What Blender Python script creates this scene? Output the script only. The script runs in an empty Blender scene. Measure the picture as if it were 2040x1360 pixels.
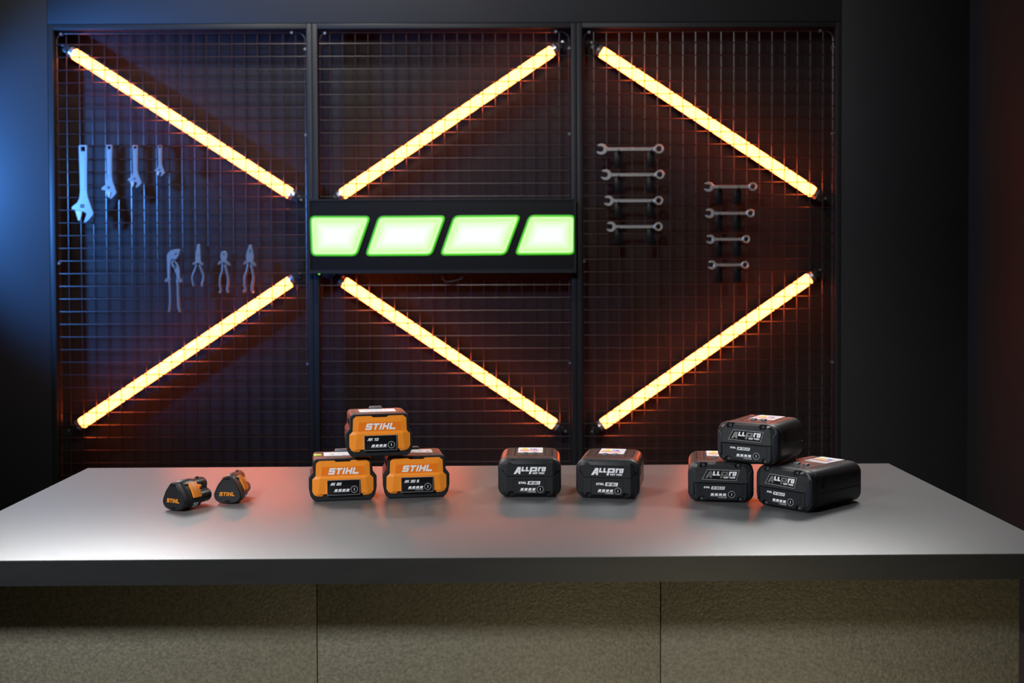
import bpy, bmesh, math, random
from mathutils import Vector, Matrix

# ---------------------------------------------------------------- camera
F, CX, CY, HCAM = 2300.0, 1020.0, 587.0, 1.284      # focal length in px, principal point, height
PITCH, ROLL = math.atan(53 / 2300.0), 0.0036
_R = Vector((1, 0, 0)); _F = Vector((0, math.cos(PITCH), -math.sin(PITCH))); _U = Vector((0, math.sin(PITCH), math.cos(PITCH)))
_cX = math.cos(ROLL) * _R - math.sin(ROLL) * _U
_cY = math.sin(ROLL) * _R + math.cos(ROLL) * _U
scene = bpy.context.scene
COL = scene.collection
cd = bpy.data.cameras.new('camera')
cam = bpy.data.objects.new('camera', cd); COL.objects.link(cam)
cd.sensor_fit = 'HORIZONTAL'; cd.sensor_width = 36.0; cd.lens = F / 2040 * 36.0
cd.shift_y = -(680 - CY) / 2040.0
cd.clip_start = 0.05
m = Matrix((_cX, _cY, -_F)).transposed().to_4x4(); m.translation = (0, 0, HCAM)
cam.matrix_world = m
cd.dof.use_dof = True; cd.dof.focus_distance = 1.93; cd.dof.aperture_fstop = 8.0
scene.camera = cam

# ---------------------------------------------------------------- world, lights, exposure
w = bpy.data.worlds.new('room_dark'); scene.world = w; w.use_nodes = True
w.node_tree.nodes['Background'].inputs[0].default_value = (0.7, 0.75, 0.8, 1)
w.node_tree.nodes['Background'].inputs[1].default_value = 0.012
vs = scene.view_settings
vs.view_transform = 'Standard'; vs.look = 'None'; vs.exposure = 0.0; vs.gamma = 1.0
try: vs.use_curve_mapping = False
except Exception: pass

def area(name, loc, target, size, power, col=(1, 1, 1), spread=180):
    l = bpy.data.lights.new(name, 'AREA'); l.shape = 'RECTANGLE'; l.size, l.size_y = size
    l.energy = power; l.color = col; l.spread = math.radians(spread)
    o = bpy.data.objects.new(name, l); COL.objects.link(o); o.location = loc
    o.rotation_euler = (Vector(target) - Vector(loc)).to_track_quat('-Z', 'Y').to_euler()
    return o
def spot(name, loc, target, power, angle, blend, radius, col=(1, 1, 1)):
    l = bpy.data.lights.new(name, 'SPOT'); l.energy = power; l.spot_size = math.radians(angle); l.spot_blend = blend
    l.shadow_soft_size = radius; l.color = col
    o = bpy.data.objects.new(name, l); COL.objects.link(o); o.location = loc
    o.rotation_euler = (Vector(target) - Vector(loc)).to_track_quat('-Z', 'Y').to_euler()
    return o
# softbox over the front left of the table, lights the fronts of the batteries
spot('front_spot', (-1.25, 0.15, 2.2), (-0.15, 1.85, 0.88), 215, 50, 0.8, 0.16, (0.93, 0.97, 1.0))
# ceiling light near the display wall
area('wall_softbox', (-0.95, 3.75, 3.1), (-0.6, 4.4, 1.6), (0.12, 0.12), 22, (1.0, 0.98, 0.95))
spot('wall_fill', (-0.5, 0.9, 3.1), (-0.25, 4.53, 1.98), 175, 68, 1.0, 0.25, (1.0, 0.99, 0.96))  # added front fill that brightens the wall and tools, source unseen
area('table_softbox', (-2.1, 3.9, 3.1), (-0.8, 1.8, 0.9), (1.2, 0.7), 26, (0.98, 0.98, 1.0), 100)
# blue lamp beside the wall on the left
spot('blue_lamp', (-2.4, 3.7, 1.66), (-1.62, 4.53, 1.64), 245, 80, 0.6, 0.06, (0.07, 0.31, 1.0))
area('right_fill', (1.5, 3.7, 3.1), (0.85, 1.8, 0.9), (1.0, 0.6), 15, (1.0, 0.99, 0.97), 90)  # added fill to lift the right side of the table, no known lamp
# low warm light from the floor in front, washes the lower table front
spot('floor_wash', (0.55, 0.1, 0.1), (0.2, 1.7, 0.3), 46, 75, 1.0, 0.2, (1.0, 0.86, 0.55))

# ---------------------------------------------------------------- pixel rays of this camera -> points in the room
def ray(px, py): return _F + _cX * ((px - CX) / F) - _cY * ((py - CY) / F)
def on_y(px, py, y): r = ray(px, py); return Vector((0, 0, HCAM)) + r * (y / r.y)
def on_z(px, py, z): r = ray(px, py); return Vector((0, 0, HCAM)) + r * ((z - HCAM) / r.z)

# ---------------------------------------------------------------- materials
MATS = {}
def mat(name, col, rough=0.5, metal=0.0, spec=0.5, noise=None, bump=None, coat=0.0):
    if name in MATS: return MATS[name]
    mt = bpy.data.materials.new(name); mt.use_nodes = True
    nt = mt.node_tree; b = nt.nodes['Principled BSDF']
    b.inputs['Base Color'].default_value = (*col, 1); b.inputs['Roughness'].default_value = rough
    b.inputs['Metallic'].default_value = metal; b.inputs['Specular IOR Level'].default_value = spec
    b.inputs['Coat Weight'].default_value = coat
    tc = nt.nodes.new('ShaderNodeTexCoord')
    if noise:                                   # (scale, amount, stretch xyz)
        sc, am, st = noise
        mp = nt.nodes.new('ShaderNodeMapping'); mp.inputs['Scale'].default_value = st
        nz = nt.nodes.new('ShaderNodeTexNoise'); nz.inputs['Scale'].default_value = sc; nz.inputs['Detail'].default_value = 4
        mx = nt.nodes.new('ShaderNodeMix'); mx.data_type = 'RGBA'
        mx.inputs[6].default_value = (*[c * (1 - am) for c in col], 1); mx.inputs[7].default_value = (*[min(1, c * (1 + am)) for c in col], 1)
        nt.links.new(tc.outputs['Object'], mp.inputs[0]); nt.links.new(mp.outputs[0], nz.inputs[0])
        nt.links.new(nz.outputs[0], mx.inputs[0]); nt.links.new(mx.outputs[2], b.inputs['Base Color'])
    if bump:                                    # (scale, strength, distance, stretch)
        sc, am, di, st = bump
        mp = nt.nodes.new('ShaderNodeMapping'); mp.inputs['Scale'].default_value = st
        nz = nt.nodes.new('ShaderNodeTexNoise'); nz.inputs['Scale'].default_value = sc; nz.inputs['Detail'].default_value = 3
        bp = nt.nodes.new('ShaderNodeBump'); bp.inputs['Strength'].default_value = am; bp.inputs['Distance'].default_value = di
        nt.links.new(tc.outputs['Object'], mp.inputs[0]); nt.links.new(mp.outputs[0], nz.inputs[0])
        nt.links.new(nz.outputs[0], bp.inputs['Height']); nt.links.new(bp.outputs[0], b.inputs['Normal'])
    MATS[name] = mt
    return mt
def emis(name, col, strength):
    mt = bpy.data.materials.new(name); mt.use_nodes = True; nt = mt.node_tree
    b = nt.nodes['Principled BSDF']; b.inputs['Base Color'].default_value = (0.02, 0.02, 0.02, 1)
    b.inputs['Emission Color'].default_value = (*col, 1); b.inputs['Emission Strength'].default_value = strength
    return mt
ONE = (1, 1, 1)
M_WALL = mat('wall_dark_paint', (0.026, 0.027, 0.029), 0.5, spec=0.22, noise=(3, 0.06, ONE), bump=(220, 0.12, 0.001, ONE))
M_BACK = mat('backing_board', (0.018, 0.018, 0.0182), 0.55, spec=0.12, noise=(4, 0.08, ONE))
M_FRAME = mat('frame_steel_black', (0.022, 0.022, 0.0225), 0.45, spec=0.2)
M_WIRE = mat('wire_black_glow_tint', (0.036, 0.018, 0.016), 0.32, metal=0.1, spec=0.55)  # black wire, base reddened to imitate the amber glow of the tubes
M_FLOOR = mat('floor_dark', (0.05, 0.05, 0.05), 0.6, noise=(2, 0.2, ONE))
M_CEIL = mat('ceiling_dark', (0.03, 0.03, 0.032), 0.8)
M_TOP = mat('table_laminate', (0.108, 0.110, 0.112), 0.37, spec=0.85, noise=(1000, 0.5, ONE), bump=(1500, 0.25, 0.0003, ONE))
M_EDGE = mat('table_edge_laminate', (0.018, 0.018, 0.019), 0.42, spec=0.3, noise=(14, 0.25, (1, 1, 4)))
M_PANEL = mat('table_front_leatherette', (0.125, 0.113, 0.082), 0.48, spec=0.4, noise=(210, 0.7, ONE), bump=(260, 0.8, 0.0012, ONE))
M_BLK = mat('black_plastic', (0.009, 0.0095, 0.011), 0.5, spec=0.5, bump=(900, 0.12, 0.0003, ONE))
M_BLK2 = mat('black_plastic_satin', (0.016, 0.017, 0.020), 0.38, spec=0.5)
M_BODY = mat('black_plastic_body', (0.016, 0.016, 0.017), 0.38, spec=0.5, bump=(700, 0.15, 0.0004, ONE))
M_PAD = mat('charcoal_pad', (0.022, 0.025, 0.033), 0.42)
M_PIT = mat('black_print_recess_shade', (0.004, 0.004, 0.005), 0.7, spec=0.2)  # black print; also paints in the shade of grooves, slots and gaps
M_BRUSH = mat('brushed_black_metal', (0.046, 0.048, 0.050), 0.34, metal=0.35, spec=0.5, noise=(260, 0.35, (0.12, 1, 3)), bump=(500, 0.5, 0.0004, (0.06, 1, 2.5)))
M_ORG = mat('orange_plastic', (0.90, 0.265, 0.018), 0.42, spec=0.4, noise=(60, 0.03, ONE))
M_ORG2 = mat('orange_plastic_deep', (0.86, 0.19, 0.008), 0.42, spec=0.4)
M_OLOGO = mat('orange_print', (0.85, 0.27, 0.01), 0.5)
M_WHITE = mat('white_print', (0.86, 0.86, 0.88), 0.5)
M_GREY = mat('grey_print', (0.42, 0.42, 0.44), 0.45)
M_GLASS = mat('black_display_gloss', (0.008, 0.008, 0.009), 0.18, spec=0.5)
M_SILV = mat('silver_trim', (0.55, 0.56, 0.58), 0.32, metal=0.8)
M_CHROMEL = mat('chrome_letters', (0.62, 0.60, 0.55), 0.30, metal=0.9)
M_LABEL = mat('white_label_paper', (0.80, 0.80, 0.80), 0.5)
M_YEL = mat('label_yellow', (0.85, 0.68, 0.05), 0.5)
M_RED = mat('label_red', (0.75, 0.06, 0.05), 0.5)
M_BLUE = mat('label_blue', (0.08, 0.18, 0.6), 0.5)
M_LIME = mat('label_lime', (0.62, 0.85, 0.08), 0.5)
M_TAB = mat('grey_plastic_tab', (0.13, 0.135, 0.15), 0.4)
M_CHROME = mat('chrome_steel', (0.68, 0.64, 0.56), 0.24, metal=0.5, spec=0.6)
M_STEEL = mat('satin_steel', (0.38, 0.38, 0.39), 0.28, metal=0.6, spec=0.6)
M_GRIP = mat('grey_rubber_grip', (0.13, 0.125, 0.125), 0.42, spec=0.5)
M_DGRIP = mat('black_rubber', (0.02, 0.02, 0.022), 0.5)
M_CAP = mat('aluminium_cap', (0.62, 0.62, 0.64), 0.3, metal=0.9)
M_TUBE = emis('glowing_amber_tube', (1.0, 0.13, 0.023), 28.0)
M_G = [emis('sign_green_rim', (0.10, 1.0, 0.012), 0.55), emis('sign_green_edge', (0.28, 1.0, 0.05), 1.05),
       emis('sign_pale_line', (0.76, 1.0, 0.56), 1.05), emis('sign_lime_band', (0.64, 1.0, 0.38), 1.0),
       emis('sign_pale_green', (0.74, 1.0, 0.54), 1.0), emis('sign_paler_green', (0.82, 1.0, 0.70), 1.0), emis('sign_near_white', (0.89, 1.0, 0.83), 1.0), emis('sign_white', (0.96, 0.98, 0.97), 1.0)]
M_FACE = mat('sign_black_face', (0.006, 0.006, 0.007), 0.4, spec=0.25)
M_LED = emis('green_led', (0.15, 1.0, 0.05), 1.2)

# ---------------------------------------------------------------- mesh helpers
def finish(name, bm, mats, parent=None, loc=None, sharp=32):
    bmesh.ops.recalc_face_normals(bm, faces=bm.faces)
    lim = math.radians(sharp)
    for f in bm.faces: f.smooth = True
    for e in bm.edges:
        e.smooth = e.is_manifold and len(e.link_faces) == 2 and e.calc_face_angle(9) < lim
    me = bpy.data.meshes.new(name); bm.to_mesh(me); bm.free()
    if not isinstance(mats, (list, tuple)): mats = [mats]
    for x in mats: me.materials.append(x)
    o = bpy.data.objects.new(name, me); COL.objects.link(o)
    if parent is not None: o.parent = parent
    if loc is not None: o.location = loc
    return o
def tag(o, label=None, cat=None, group=None, kind=None):
    if label: o['label'] = label
    if cat: o['category'] = cat
    if group: o['group'] = group
    if kind: o['kind'] = kind
    return o
def thing(name, label, cat, loc=(0, 0, 0), rz=0.0, group=None):
    o = bpy.data.objects.new(name, None); COL.objects.link(o); o.empty_display_size = 0.03
    o.location = loc; o.rotation_euler = (0, 0, rz)
    return tag(o, label, cat, group)
def copy_tree(o, parent=None):
    c = o.copy(); COL.objects.link(c)
    if parent is not None: c.parent = parent
    for ch in list(o.children): copy_tree(ch, c)
    return c
def box(bm, x0, x1, y0, y1, z0, z1, mi=0, bev=0.0):
    vs_ = [bm.verts.new(p) for p in ((x0, y0, z0), (x1, y0, z0), (x1, y1, z0), (x0, y1, z0), (x0, y0, z1), (x1, y0, z1), (x1, y1, z1), (x0, y1, z1))]
    fs = [bm.faces.new([vs_[i] for i in q]) for q in ((0, 1, 2, 3), (4, 5, 6, 7), (0, 1, 5, 4), (1, 2, 6, 5), (2, 3, 7, 6), (3, 0, 4, 7))]
    for f in fs: f.material_index = mi
    if bev:
        es = list({e for f in fs for e in f.edges})
        r = bmesh.ops.bevel(bm, geom=es, offset=bev, segments=2, affect='EDGES', profile=0.5)
        for f in r['faces']: f.material_index = mi
def loft(bm, rings, cap0=True, cap1=True, mi=0, closed=True):
    vv = [[bm.verts.new(p) for p in r] for r in rings]
    n = len(vv[0]); out = []
    for a, b in zip(vv, vv[1:]):
        for i in range(n if closed else n - 1):
            j = (i + 1) % n
            try: out.append(bm.faces.new((a[i], a[j], b[j], b[i])))
            except ValueError: pass
    if cap0: out.append(bm.faces.new(vv[0]))
    if cap1: out.append(bm.faces.new(list(reversed(vv[-1]))))
    for f in out: f.material_index = mi
    return vv
def area2(poly): return sum(poly[i][0] * poly[(i + 1) % len(poly)][1] - poly[(i + 1) % len(poly)][0] * poly[i][1] for i in range(len(poly))) / 2
def inset2(poly, d):
    """offset a 2-D polygon inwards by d (mitred, limited)"""
    s = 1 if area2(poly) > 0 else -1
    n = len(poly); out = []
    for i in range(n):
        p0, p, p1 = Vector(poly[i - 1][:2]), Vector(poly[i][:2]), Vector(poly[(i + 1) % n][:2])
        a = (p - p0); b = (p1 - p)
        a = a.normalized() if a.length > 1e-9 else Vector((1, 0)); b = b.normalized() if b.length > 1e-9 else a
        na = Vector((-a.y, a.x)) * s; nb = Vector((-b.y, b.x)) * s
        t = na + nb; l = t.length
        t = t / l if l > 1e-6 else na
        c = max(0.5, t.dot(na))
        q = p + t * d / c
        out.append((q.x, q.y))
    return out
def prism(bm, poly, y0, y1, bev=0.0, mi=0):
    """poly in x,z; front at y0 (nearer the viewer), back at y1; optional chamfer on both rims"""
    if bev:
        ins = inset2(poly, bev)
        rings = [[(x, y0, z) for x, z in ins], [(x, y0 + bev, z) for x, z in poly], [(x, y1 - bev, z) for x, z in poly], [(x, y1, z) for x, z in ins]]
    else:
        rings = [[(x, y0, z) for x, z in poly], [(x, y1, z) for x, z in poly]]
    loft(bm, rings, mi=mi)
def ring_prism(bm, outer, inner, y0, y1, mi=0, bev=0.0):
    n = len(outer)
    if bev:
        o2 = inset2(outer, bev); i2 = inset2(inner, -bev)
        lv = [(o2, y0), (outer, y0 + bev), (outer, y1 - bev), (o2, y1), (i2, y1), (inner, y1 - bev), (inner, y0 + bev), (i2, y0)]
    else:
        lv = [(outer, y0), (outer, y1), (inner, y1), (inner, y0)]
    vv = [[bm.verts.new((x, y, z)) for x, z in p] for p, y in lv]
    for k in range(len(vv)):
        a, b = vv[k], vv[(k + 1) % len(vv)]
        for i in range(n):
            j = (i + 1) % n
            bm.faces.new((a[i], a[j], b[j], b[i])).material_index = mi
def circ(cx, cz, r, n=24, a0=0.0): return [(cx + r * math.cos(a0 + 2 * math.pi * i / n), cz + r * math.sin(a0 + 2 * math.pi * i / n)) for i in range(n)]
def rrect(hw, z0, z1, rt, rb, n=5):
    pts = []
    for cx, cz, r, a in ((hw - rb, z0 + rb, rb, -90), (hw - rt, z1 - rt, rt, 0), (-hw + rt, z1 - rt, rt, 90), (-hw + rb, z0 + rb, rb, 180)):
        for i in range(n + 1):
            t = math.radians(a + 90 * i / n); pts.append((cx + r * math.cos(t), cz + r * math.sin(t)))
    return pts
def tube(bm, pts, r, n=8, mi=0, flat=1.0, caps=True):
    """swept round bar; r number or list; flat scales the y extent"""
    pts = [Vector(p) for p in pts]; rs = r if isinstance(r, (list, tuple)) else [r] * len(pts)
    rings = []
    for i, p in enumerate(pts):
        d = (pts[min(i + 1, len(pts) - 1)] - pts[max(i - 1, 0)]).normalized()
        up = Vector((0, 1, 0)) if abs(d.y) < 0.9 else Vector((1, 0, 0))
        a = d.cross(up).normalized(); b = a.cross(d).normalized()
        rings.append([tuple(p + a * rs[i] * math.cos(2 * math.pi * k / n) + b * rs[i] * flat * math.sin(2 * math.pi * k / n)) for k in range(n)])
    loft(bm, rings, caps, caps, mi)
def mirror(half): return half + [(-x, z) for x, z in reversed(half) if abs(x) > 1e-9]
def mm(poly): return [(x / 1000.0, z / 1000.0) for x, z in poly]

# ---------------------------------------------------------------- block lettering drawn from strokes
GL = {
 'S': [[(1, 1), (0, 1), (0, .52), (1, .52), (1, 0), (0, 0)]], '5': [[(1, 1), (0, 1), (0, .52), (1, .52), (1, 0), (0, 0)]],
 'T': [[(0, 1), (1, 1)], [(.5, 1), (.5, 0)]], 'I': [[(.5, 1), (.5, 0)]], 'H': [[(0, 1), (0, 0)], [(1, 1), (1, 0)], [(0, .5), (1, .5)]],
 'L': [[(0, 1), (0, 0), (1, 0)]], 'A': [[(0, 0), (.45, 1), (1, 1), (1, 0)], [(.25, .34), (1, .34)]],
 'K': [[(0, 0), (0, 1)], [(.1, .5), (1, 1)], [(.35, .6), (1, 0)]], 'P': [[(0, 0), (0, 1), (1, 1), (1, .42), (0, .42)]],
 'R': [[(0, 0), (0, 1), (1, 1), (1, .45), (0, .45)], [(.5, .45), (1, 0)]],
 '0': [[(0, 0), (0, 1), (1, 1), (1, 0), (0, 0)]], 'O': [[(0, 0), (0, 1), (1, 1), (1, 0), (0, 0)]], 'U': [[(0, 1), (0, 0), (1, 0), (1, 1)]],
 '1': [[(.15, 1), (.6, 1), (.6, 0)]], '2': [[(0, 1), (1, 1), (1, .52), (0, .52), (0, 0), (1, 0)]],
 '3': [[(0, 1), (1, 1), (1, 0), (0, 0)], [(.25, .52), (1, .52)]], '4': [[(.2, 1), (0, .35), (1, .35)], [(.75, .8), (.75, 0)]],
 'V': [[(0, 1), (.4, 0), (1, 1)]], 'M': [[(0, 0), (0, 1), (.5, .45), (1, 1), (1, 0)]], 'X': [[(0, 0), (1, 1)], [(0, 1), (1, 0)]],
 'N': [[(0, 0), (0, 1), (1, 0), (1, 1)]], '-': [[(.1, .5), (.9, .5)]], '.': [[(.5, 0), (.5, .02)]], '|': [[(.5, -.1), (.5, 1.1)]],
}
GW = {'I': .34, '.': .34, '|': .34, ' ': .42, '1': .62, 'M': 1.25, 'T': .95, '-': .7}
def strokes(s, x0, z0, height, width, t=0.22, shear=0.22, gap=0.16):
    """quads (x,z) of the word s, fitted to width"""
    adv = [GW.get(c, 1.0) for c in s]
    tot = sum(adv) + gap * (len(s) - 1)
    u = width / tot; out = []; x = 0.0
    th = height * t
    for c, a in zip(s, adv):
        wq = a * u
        tq = th; th = th * (.3 if c == '|' else 1)
        for pl in GL.get(c, []):
            pp = [(x0 + x + th / 2 + p[0] * (wq - th), z0 + th / 2 + p[1] * (height - th)) for p in pl]
            if a == .34: pp = [(x0 + x + wq / 2, z0 + th / 2 + p[1] * (height - th)) for p in pl]
            for (ax, az), (bx, bz) in zip(pp, pp[1:]):
                d = Vector((bx - ax, bz - az)); l = d.length; d = d / l
                nx, nz = -d.y * th / 2, d.x * th / 2; ex, ez = d.x * th / 2, d.y * th / 2
                out.append([(ax - ex + nx, az - ez + nz), (bx + ex + nx, bz + ez + nz), (bx + ex - nx, bz + ez - nz), (ax - ex - nx, az - ez - nz)])
        th = tq; x += (a + gap) * u
    return [[(px + (pz - z0) * shear, pz) for px, pz in q] for q in out]
def lettering(name, quads, y, mt, parent, thick=0.00025, xf=None):
    bm = bmesh.new()
    for k, q in enumerate(quads):
        prism(bm, q, y - thick - 0.00001 * (k % 5), y + 0.0004)
    if xf is not None: bmesh.ops.transform(bm, matrix=xf, verts=bm.verts)
    return finish(name, bm, mt, parent)
def word(name, s, x0, z0, h, wd, y, mt, parent, t=.22, shear=.22, xf=None): # millimetres
    return lettering(name, strokes(s, x0 / 1000, z0 / 1000, h / 1000, wd / 1000, t, shear), y, mt, parent, xf=xf)

# ---------------------------------------------------------------- setting
WY = 4.53                                  # front plane of the display wall
XL, XR, ZT = -1.812, 1.292, 2.243          # opening of the display recess
ZB = 0.10
def structure(name, bm, mt, sharp=32): return tag(finish(name, bm, mt, sharp=sharp), kind='structure')
bm = bmesh.new()
box(bm, -3.2, XL, WY, WY + 0.16, 0, 3.4, bev=0.001)                    # left board
box(bm, XL + .0015, XR - .0015, WY, WY + 0.16, ZT, 3.4, bev=0.001)     # board over the recess
box(bm, XR, 1.79, WY, WY + 0.16, 0, 3.4, bev=0.001)                    # right board
box(bm, XL + .0015, XR - .0015, WY, WY + 0.16, 0, ZB, bev=0.001)
structure('wall_back', bm, M_WALL)
bm = bmesh.new(); box(bm, XL - .02, XR + .02, WY + 0.115, WY + 0.14, ZB - .02, ZT + .02)
structure('wall_recess_back', bm, M_BACK)
bm = bmesh.new(); box(bm, 1.79, 1.95, 1.2, WY + 0.16, 0, 3.4); structure('wall_right', bm, M_WALL)
bm = bmesh.new(); box(bm, -3.2, -3.05, -2.5, WY, 0, 3.4); structure('wall_left', bm, M_WALL)
bm = bmesh.new(); box(bm, -3.3, 3.3, -2.5, WY + 0.2, -0.1, 0.0); structure('floor', bm, M_FLOOR)
bm = bmesh.new(); box(bm, -3.3, 3.3, -2.5, WY + 0.2, 3.4, 3.5); structure('ceiling', bm, M_CEIL)

# ---------------------------------------------------------------- wire grid panels in their frames
PCH = 0.05
Z0G = 2.2095                                # top wire
def grid_panel(xl, xr, label):
    """xl..xr outer width of the steel frame"""
    t = thing('grid_panel', label, 'wire grid', ((xl + xr) / 2, WY, ZB), 0, 'framed wire grid panels of the display wall')
    ox, oz = (xl + xr) / 2, ZB
    bm = bmesh.new(); fw = 0.0205; g = .0008
    a, b = xl - ox + g, xr - ox - g
    box(bm, a, a + fw, 0.002, 0.042, 0, ZT - oz - .0015, bev=.0015); box(bm, b - fw, b, 0.002, 0.042, 0, ZT - oz - .0015, bev=.0015)
    box(bm, a + fw, b - fw, 0.002, 0.042, ZT - oz - fw - .0015, ZT - oz - .0015, bev=.0015); box(bm, a + fw, b - fw, 0.002, 0.042, 0, fw, bev=.0015)
    finish('frame', bm, M_FRAME, t)
    bm = bmesh.new(); r = .0022
    x0 = xl - ox + fw + .0085; x1 = xr - ox - fw - .0085
    yv, yh = .022, .0172
    zt = Z0G - oz; zb = .05
    # rounded perimeter wire
    R = .03; per = []
    for cx, cz, a0 in ((x1 - R, zt - R, 0), (x0 + R, zt - R, 90), (x0 + R, zb + R, 180), (x1 - R, zb + R, 270)):
        for k in range(6):
            q = math.radians(a0 + 18 * k); per.append((cx + R * math.cos(q), yv, cz + R * math.sin(q)))
    per.append(per[0]); tube(bm, per, .0031, 8, caps=False)
    cxm = (x0 + x1) / 2
    for k in range(19):
        x = cxm + (k - 9) * PCH
        tube(bm, [(x, yv, zb), (x, yv, zt)], r, 7, caps=False)
    k = 0; z = zt - .0435
    while z > zb + .02:
        tube(bm, [(x0 - .004, yh, z), (x1 + .004, yh, z)], r, 7, caps=False); z -= PCH * .9975
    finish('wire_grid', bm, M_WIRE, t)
    for cxk, czk in ((x1 - .052, zt), (x1, zt - .065), (x0 + .02, zt - .003), (x1, zt - .4), (x0, zt - .9), (x1, zt - 1.3)):
        bm = bmesh.new()
        tube(bm, [(cxk, .012, czk), (cxk, .030, czk)], .0052, 10)
        finish('clip', bm, M_TAB, t)
    return t
PX = [(-1.812, -0.7787), (-0.7787, 0.2561), (0.2561, 1.292)]
for (a, b), s in zip(PX, ('left', 'middle', 'right')):
    grid_panel(a, b, {'left': 'black wire grid in a steel frame, behind the adjustable wrenches and pliers',
                      'middle': 'black wire grid in a steel frame, behind the green lit sign',
                      'right': 'black wire grid in a steel frame, behind the eight combination wrenches'}[s])

# ---------------------------------------------------------------- amber tubes
TY = WY + 0.048
def amber_tube(p0, p1, label):
    a, b = on_y(*p0, TY), on_y(*p1, TY)
    c = (a + b) / 2; d = b - a; L = d.length; ang = math.atan2(d.z, d.x)
    t = thing('fluorescent_tube', label, 'tube light', c, 0, 'amber tube lights behind the wire grids')
    t.rotation_euler = (0, -ang, 0)
    R = .0222
    bm = bmesh.new(); h = L / 2 - .021
    tube(bm, [(-h, 0, 0), (-h + .004, 0, 0), (h - .004, 0, 0), (h, 0, 0)], [R * .9, R, R, R * .9], 24)
    bm.normal_update()
    bmesh.ops.recalc_face_normals(bm, faces=bm.faces)
    for f in bm.faces: f.material_index = 1 if f.normal.y > 0.25 else 0      # aluminium back, light leaves the front
    finish('glass_tube', bm, [M_TUBE, M_CAP], t, sharp=60)
    for s in (-1, 1):
        bm = bmesh.new(); tube(bm, [(s * h, 0, 0), (s * (h + .003), 0, 0), (s * (h + .017), 0, 0), (s * (h + .021), 0, 0)], [R * .98, R * 1.02, R * 1.02, R * .72], 20)
        tube(bm, [(s * (h + .019), 0, .006), (s * (h + .030), 0, .006)], .0016, 6); tube(bm, [(s * (h + .019), 0, -.006), (s * (h + .030), 0, -.006)], .0016, 6)
        finish('end_cap', bm, M_CAP, t)
        bm = bmesh.new(); box(bm, s * (h + .034) - .011, s * (h + .034) + .011, -.014, .018, -.016, .016, bev=.003)
        tube(bm, [(s * (h + .034), .002, 0), (s * (h + .052), .002, 0)], .0045, 8)
        hd = finish('lamp_holder', bm, M_BLK2, t)
        bm = bmesh.new(); tube(bm, [(s * (h + .05), -.012, .004), (s * (h + .05), -.019, .004)], .005, 8); finish('holder_screw', bm, M_CAP, hd)
    return t
for p0, p1, lb in (((139, 101), (588, 392), 'amber tube light above the row of adjustable wrenches'),
                   ((154, 849), (588, 554), 'amber tube light below the pliers, nearest the lower left'),
                   ((673, 393), (1109, 95), 'amber tube light above the green sign'),
                   ((677, 556), (1113, 851), 'amber tube light below the green sign'),
                   ((1189, 97), (1629, 389), 'amber tube light above the combination wrenches'),
                   ((1192, 851), (1621, 548), 'amber tube light below the combination wrenches')):
    amber_tube(p0, p1, lb)

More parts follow.
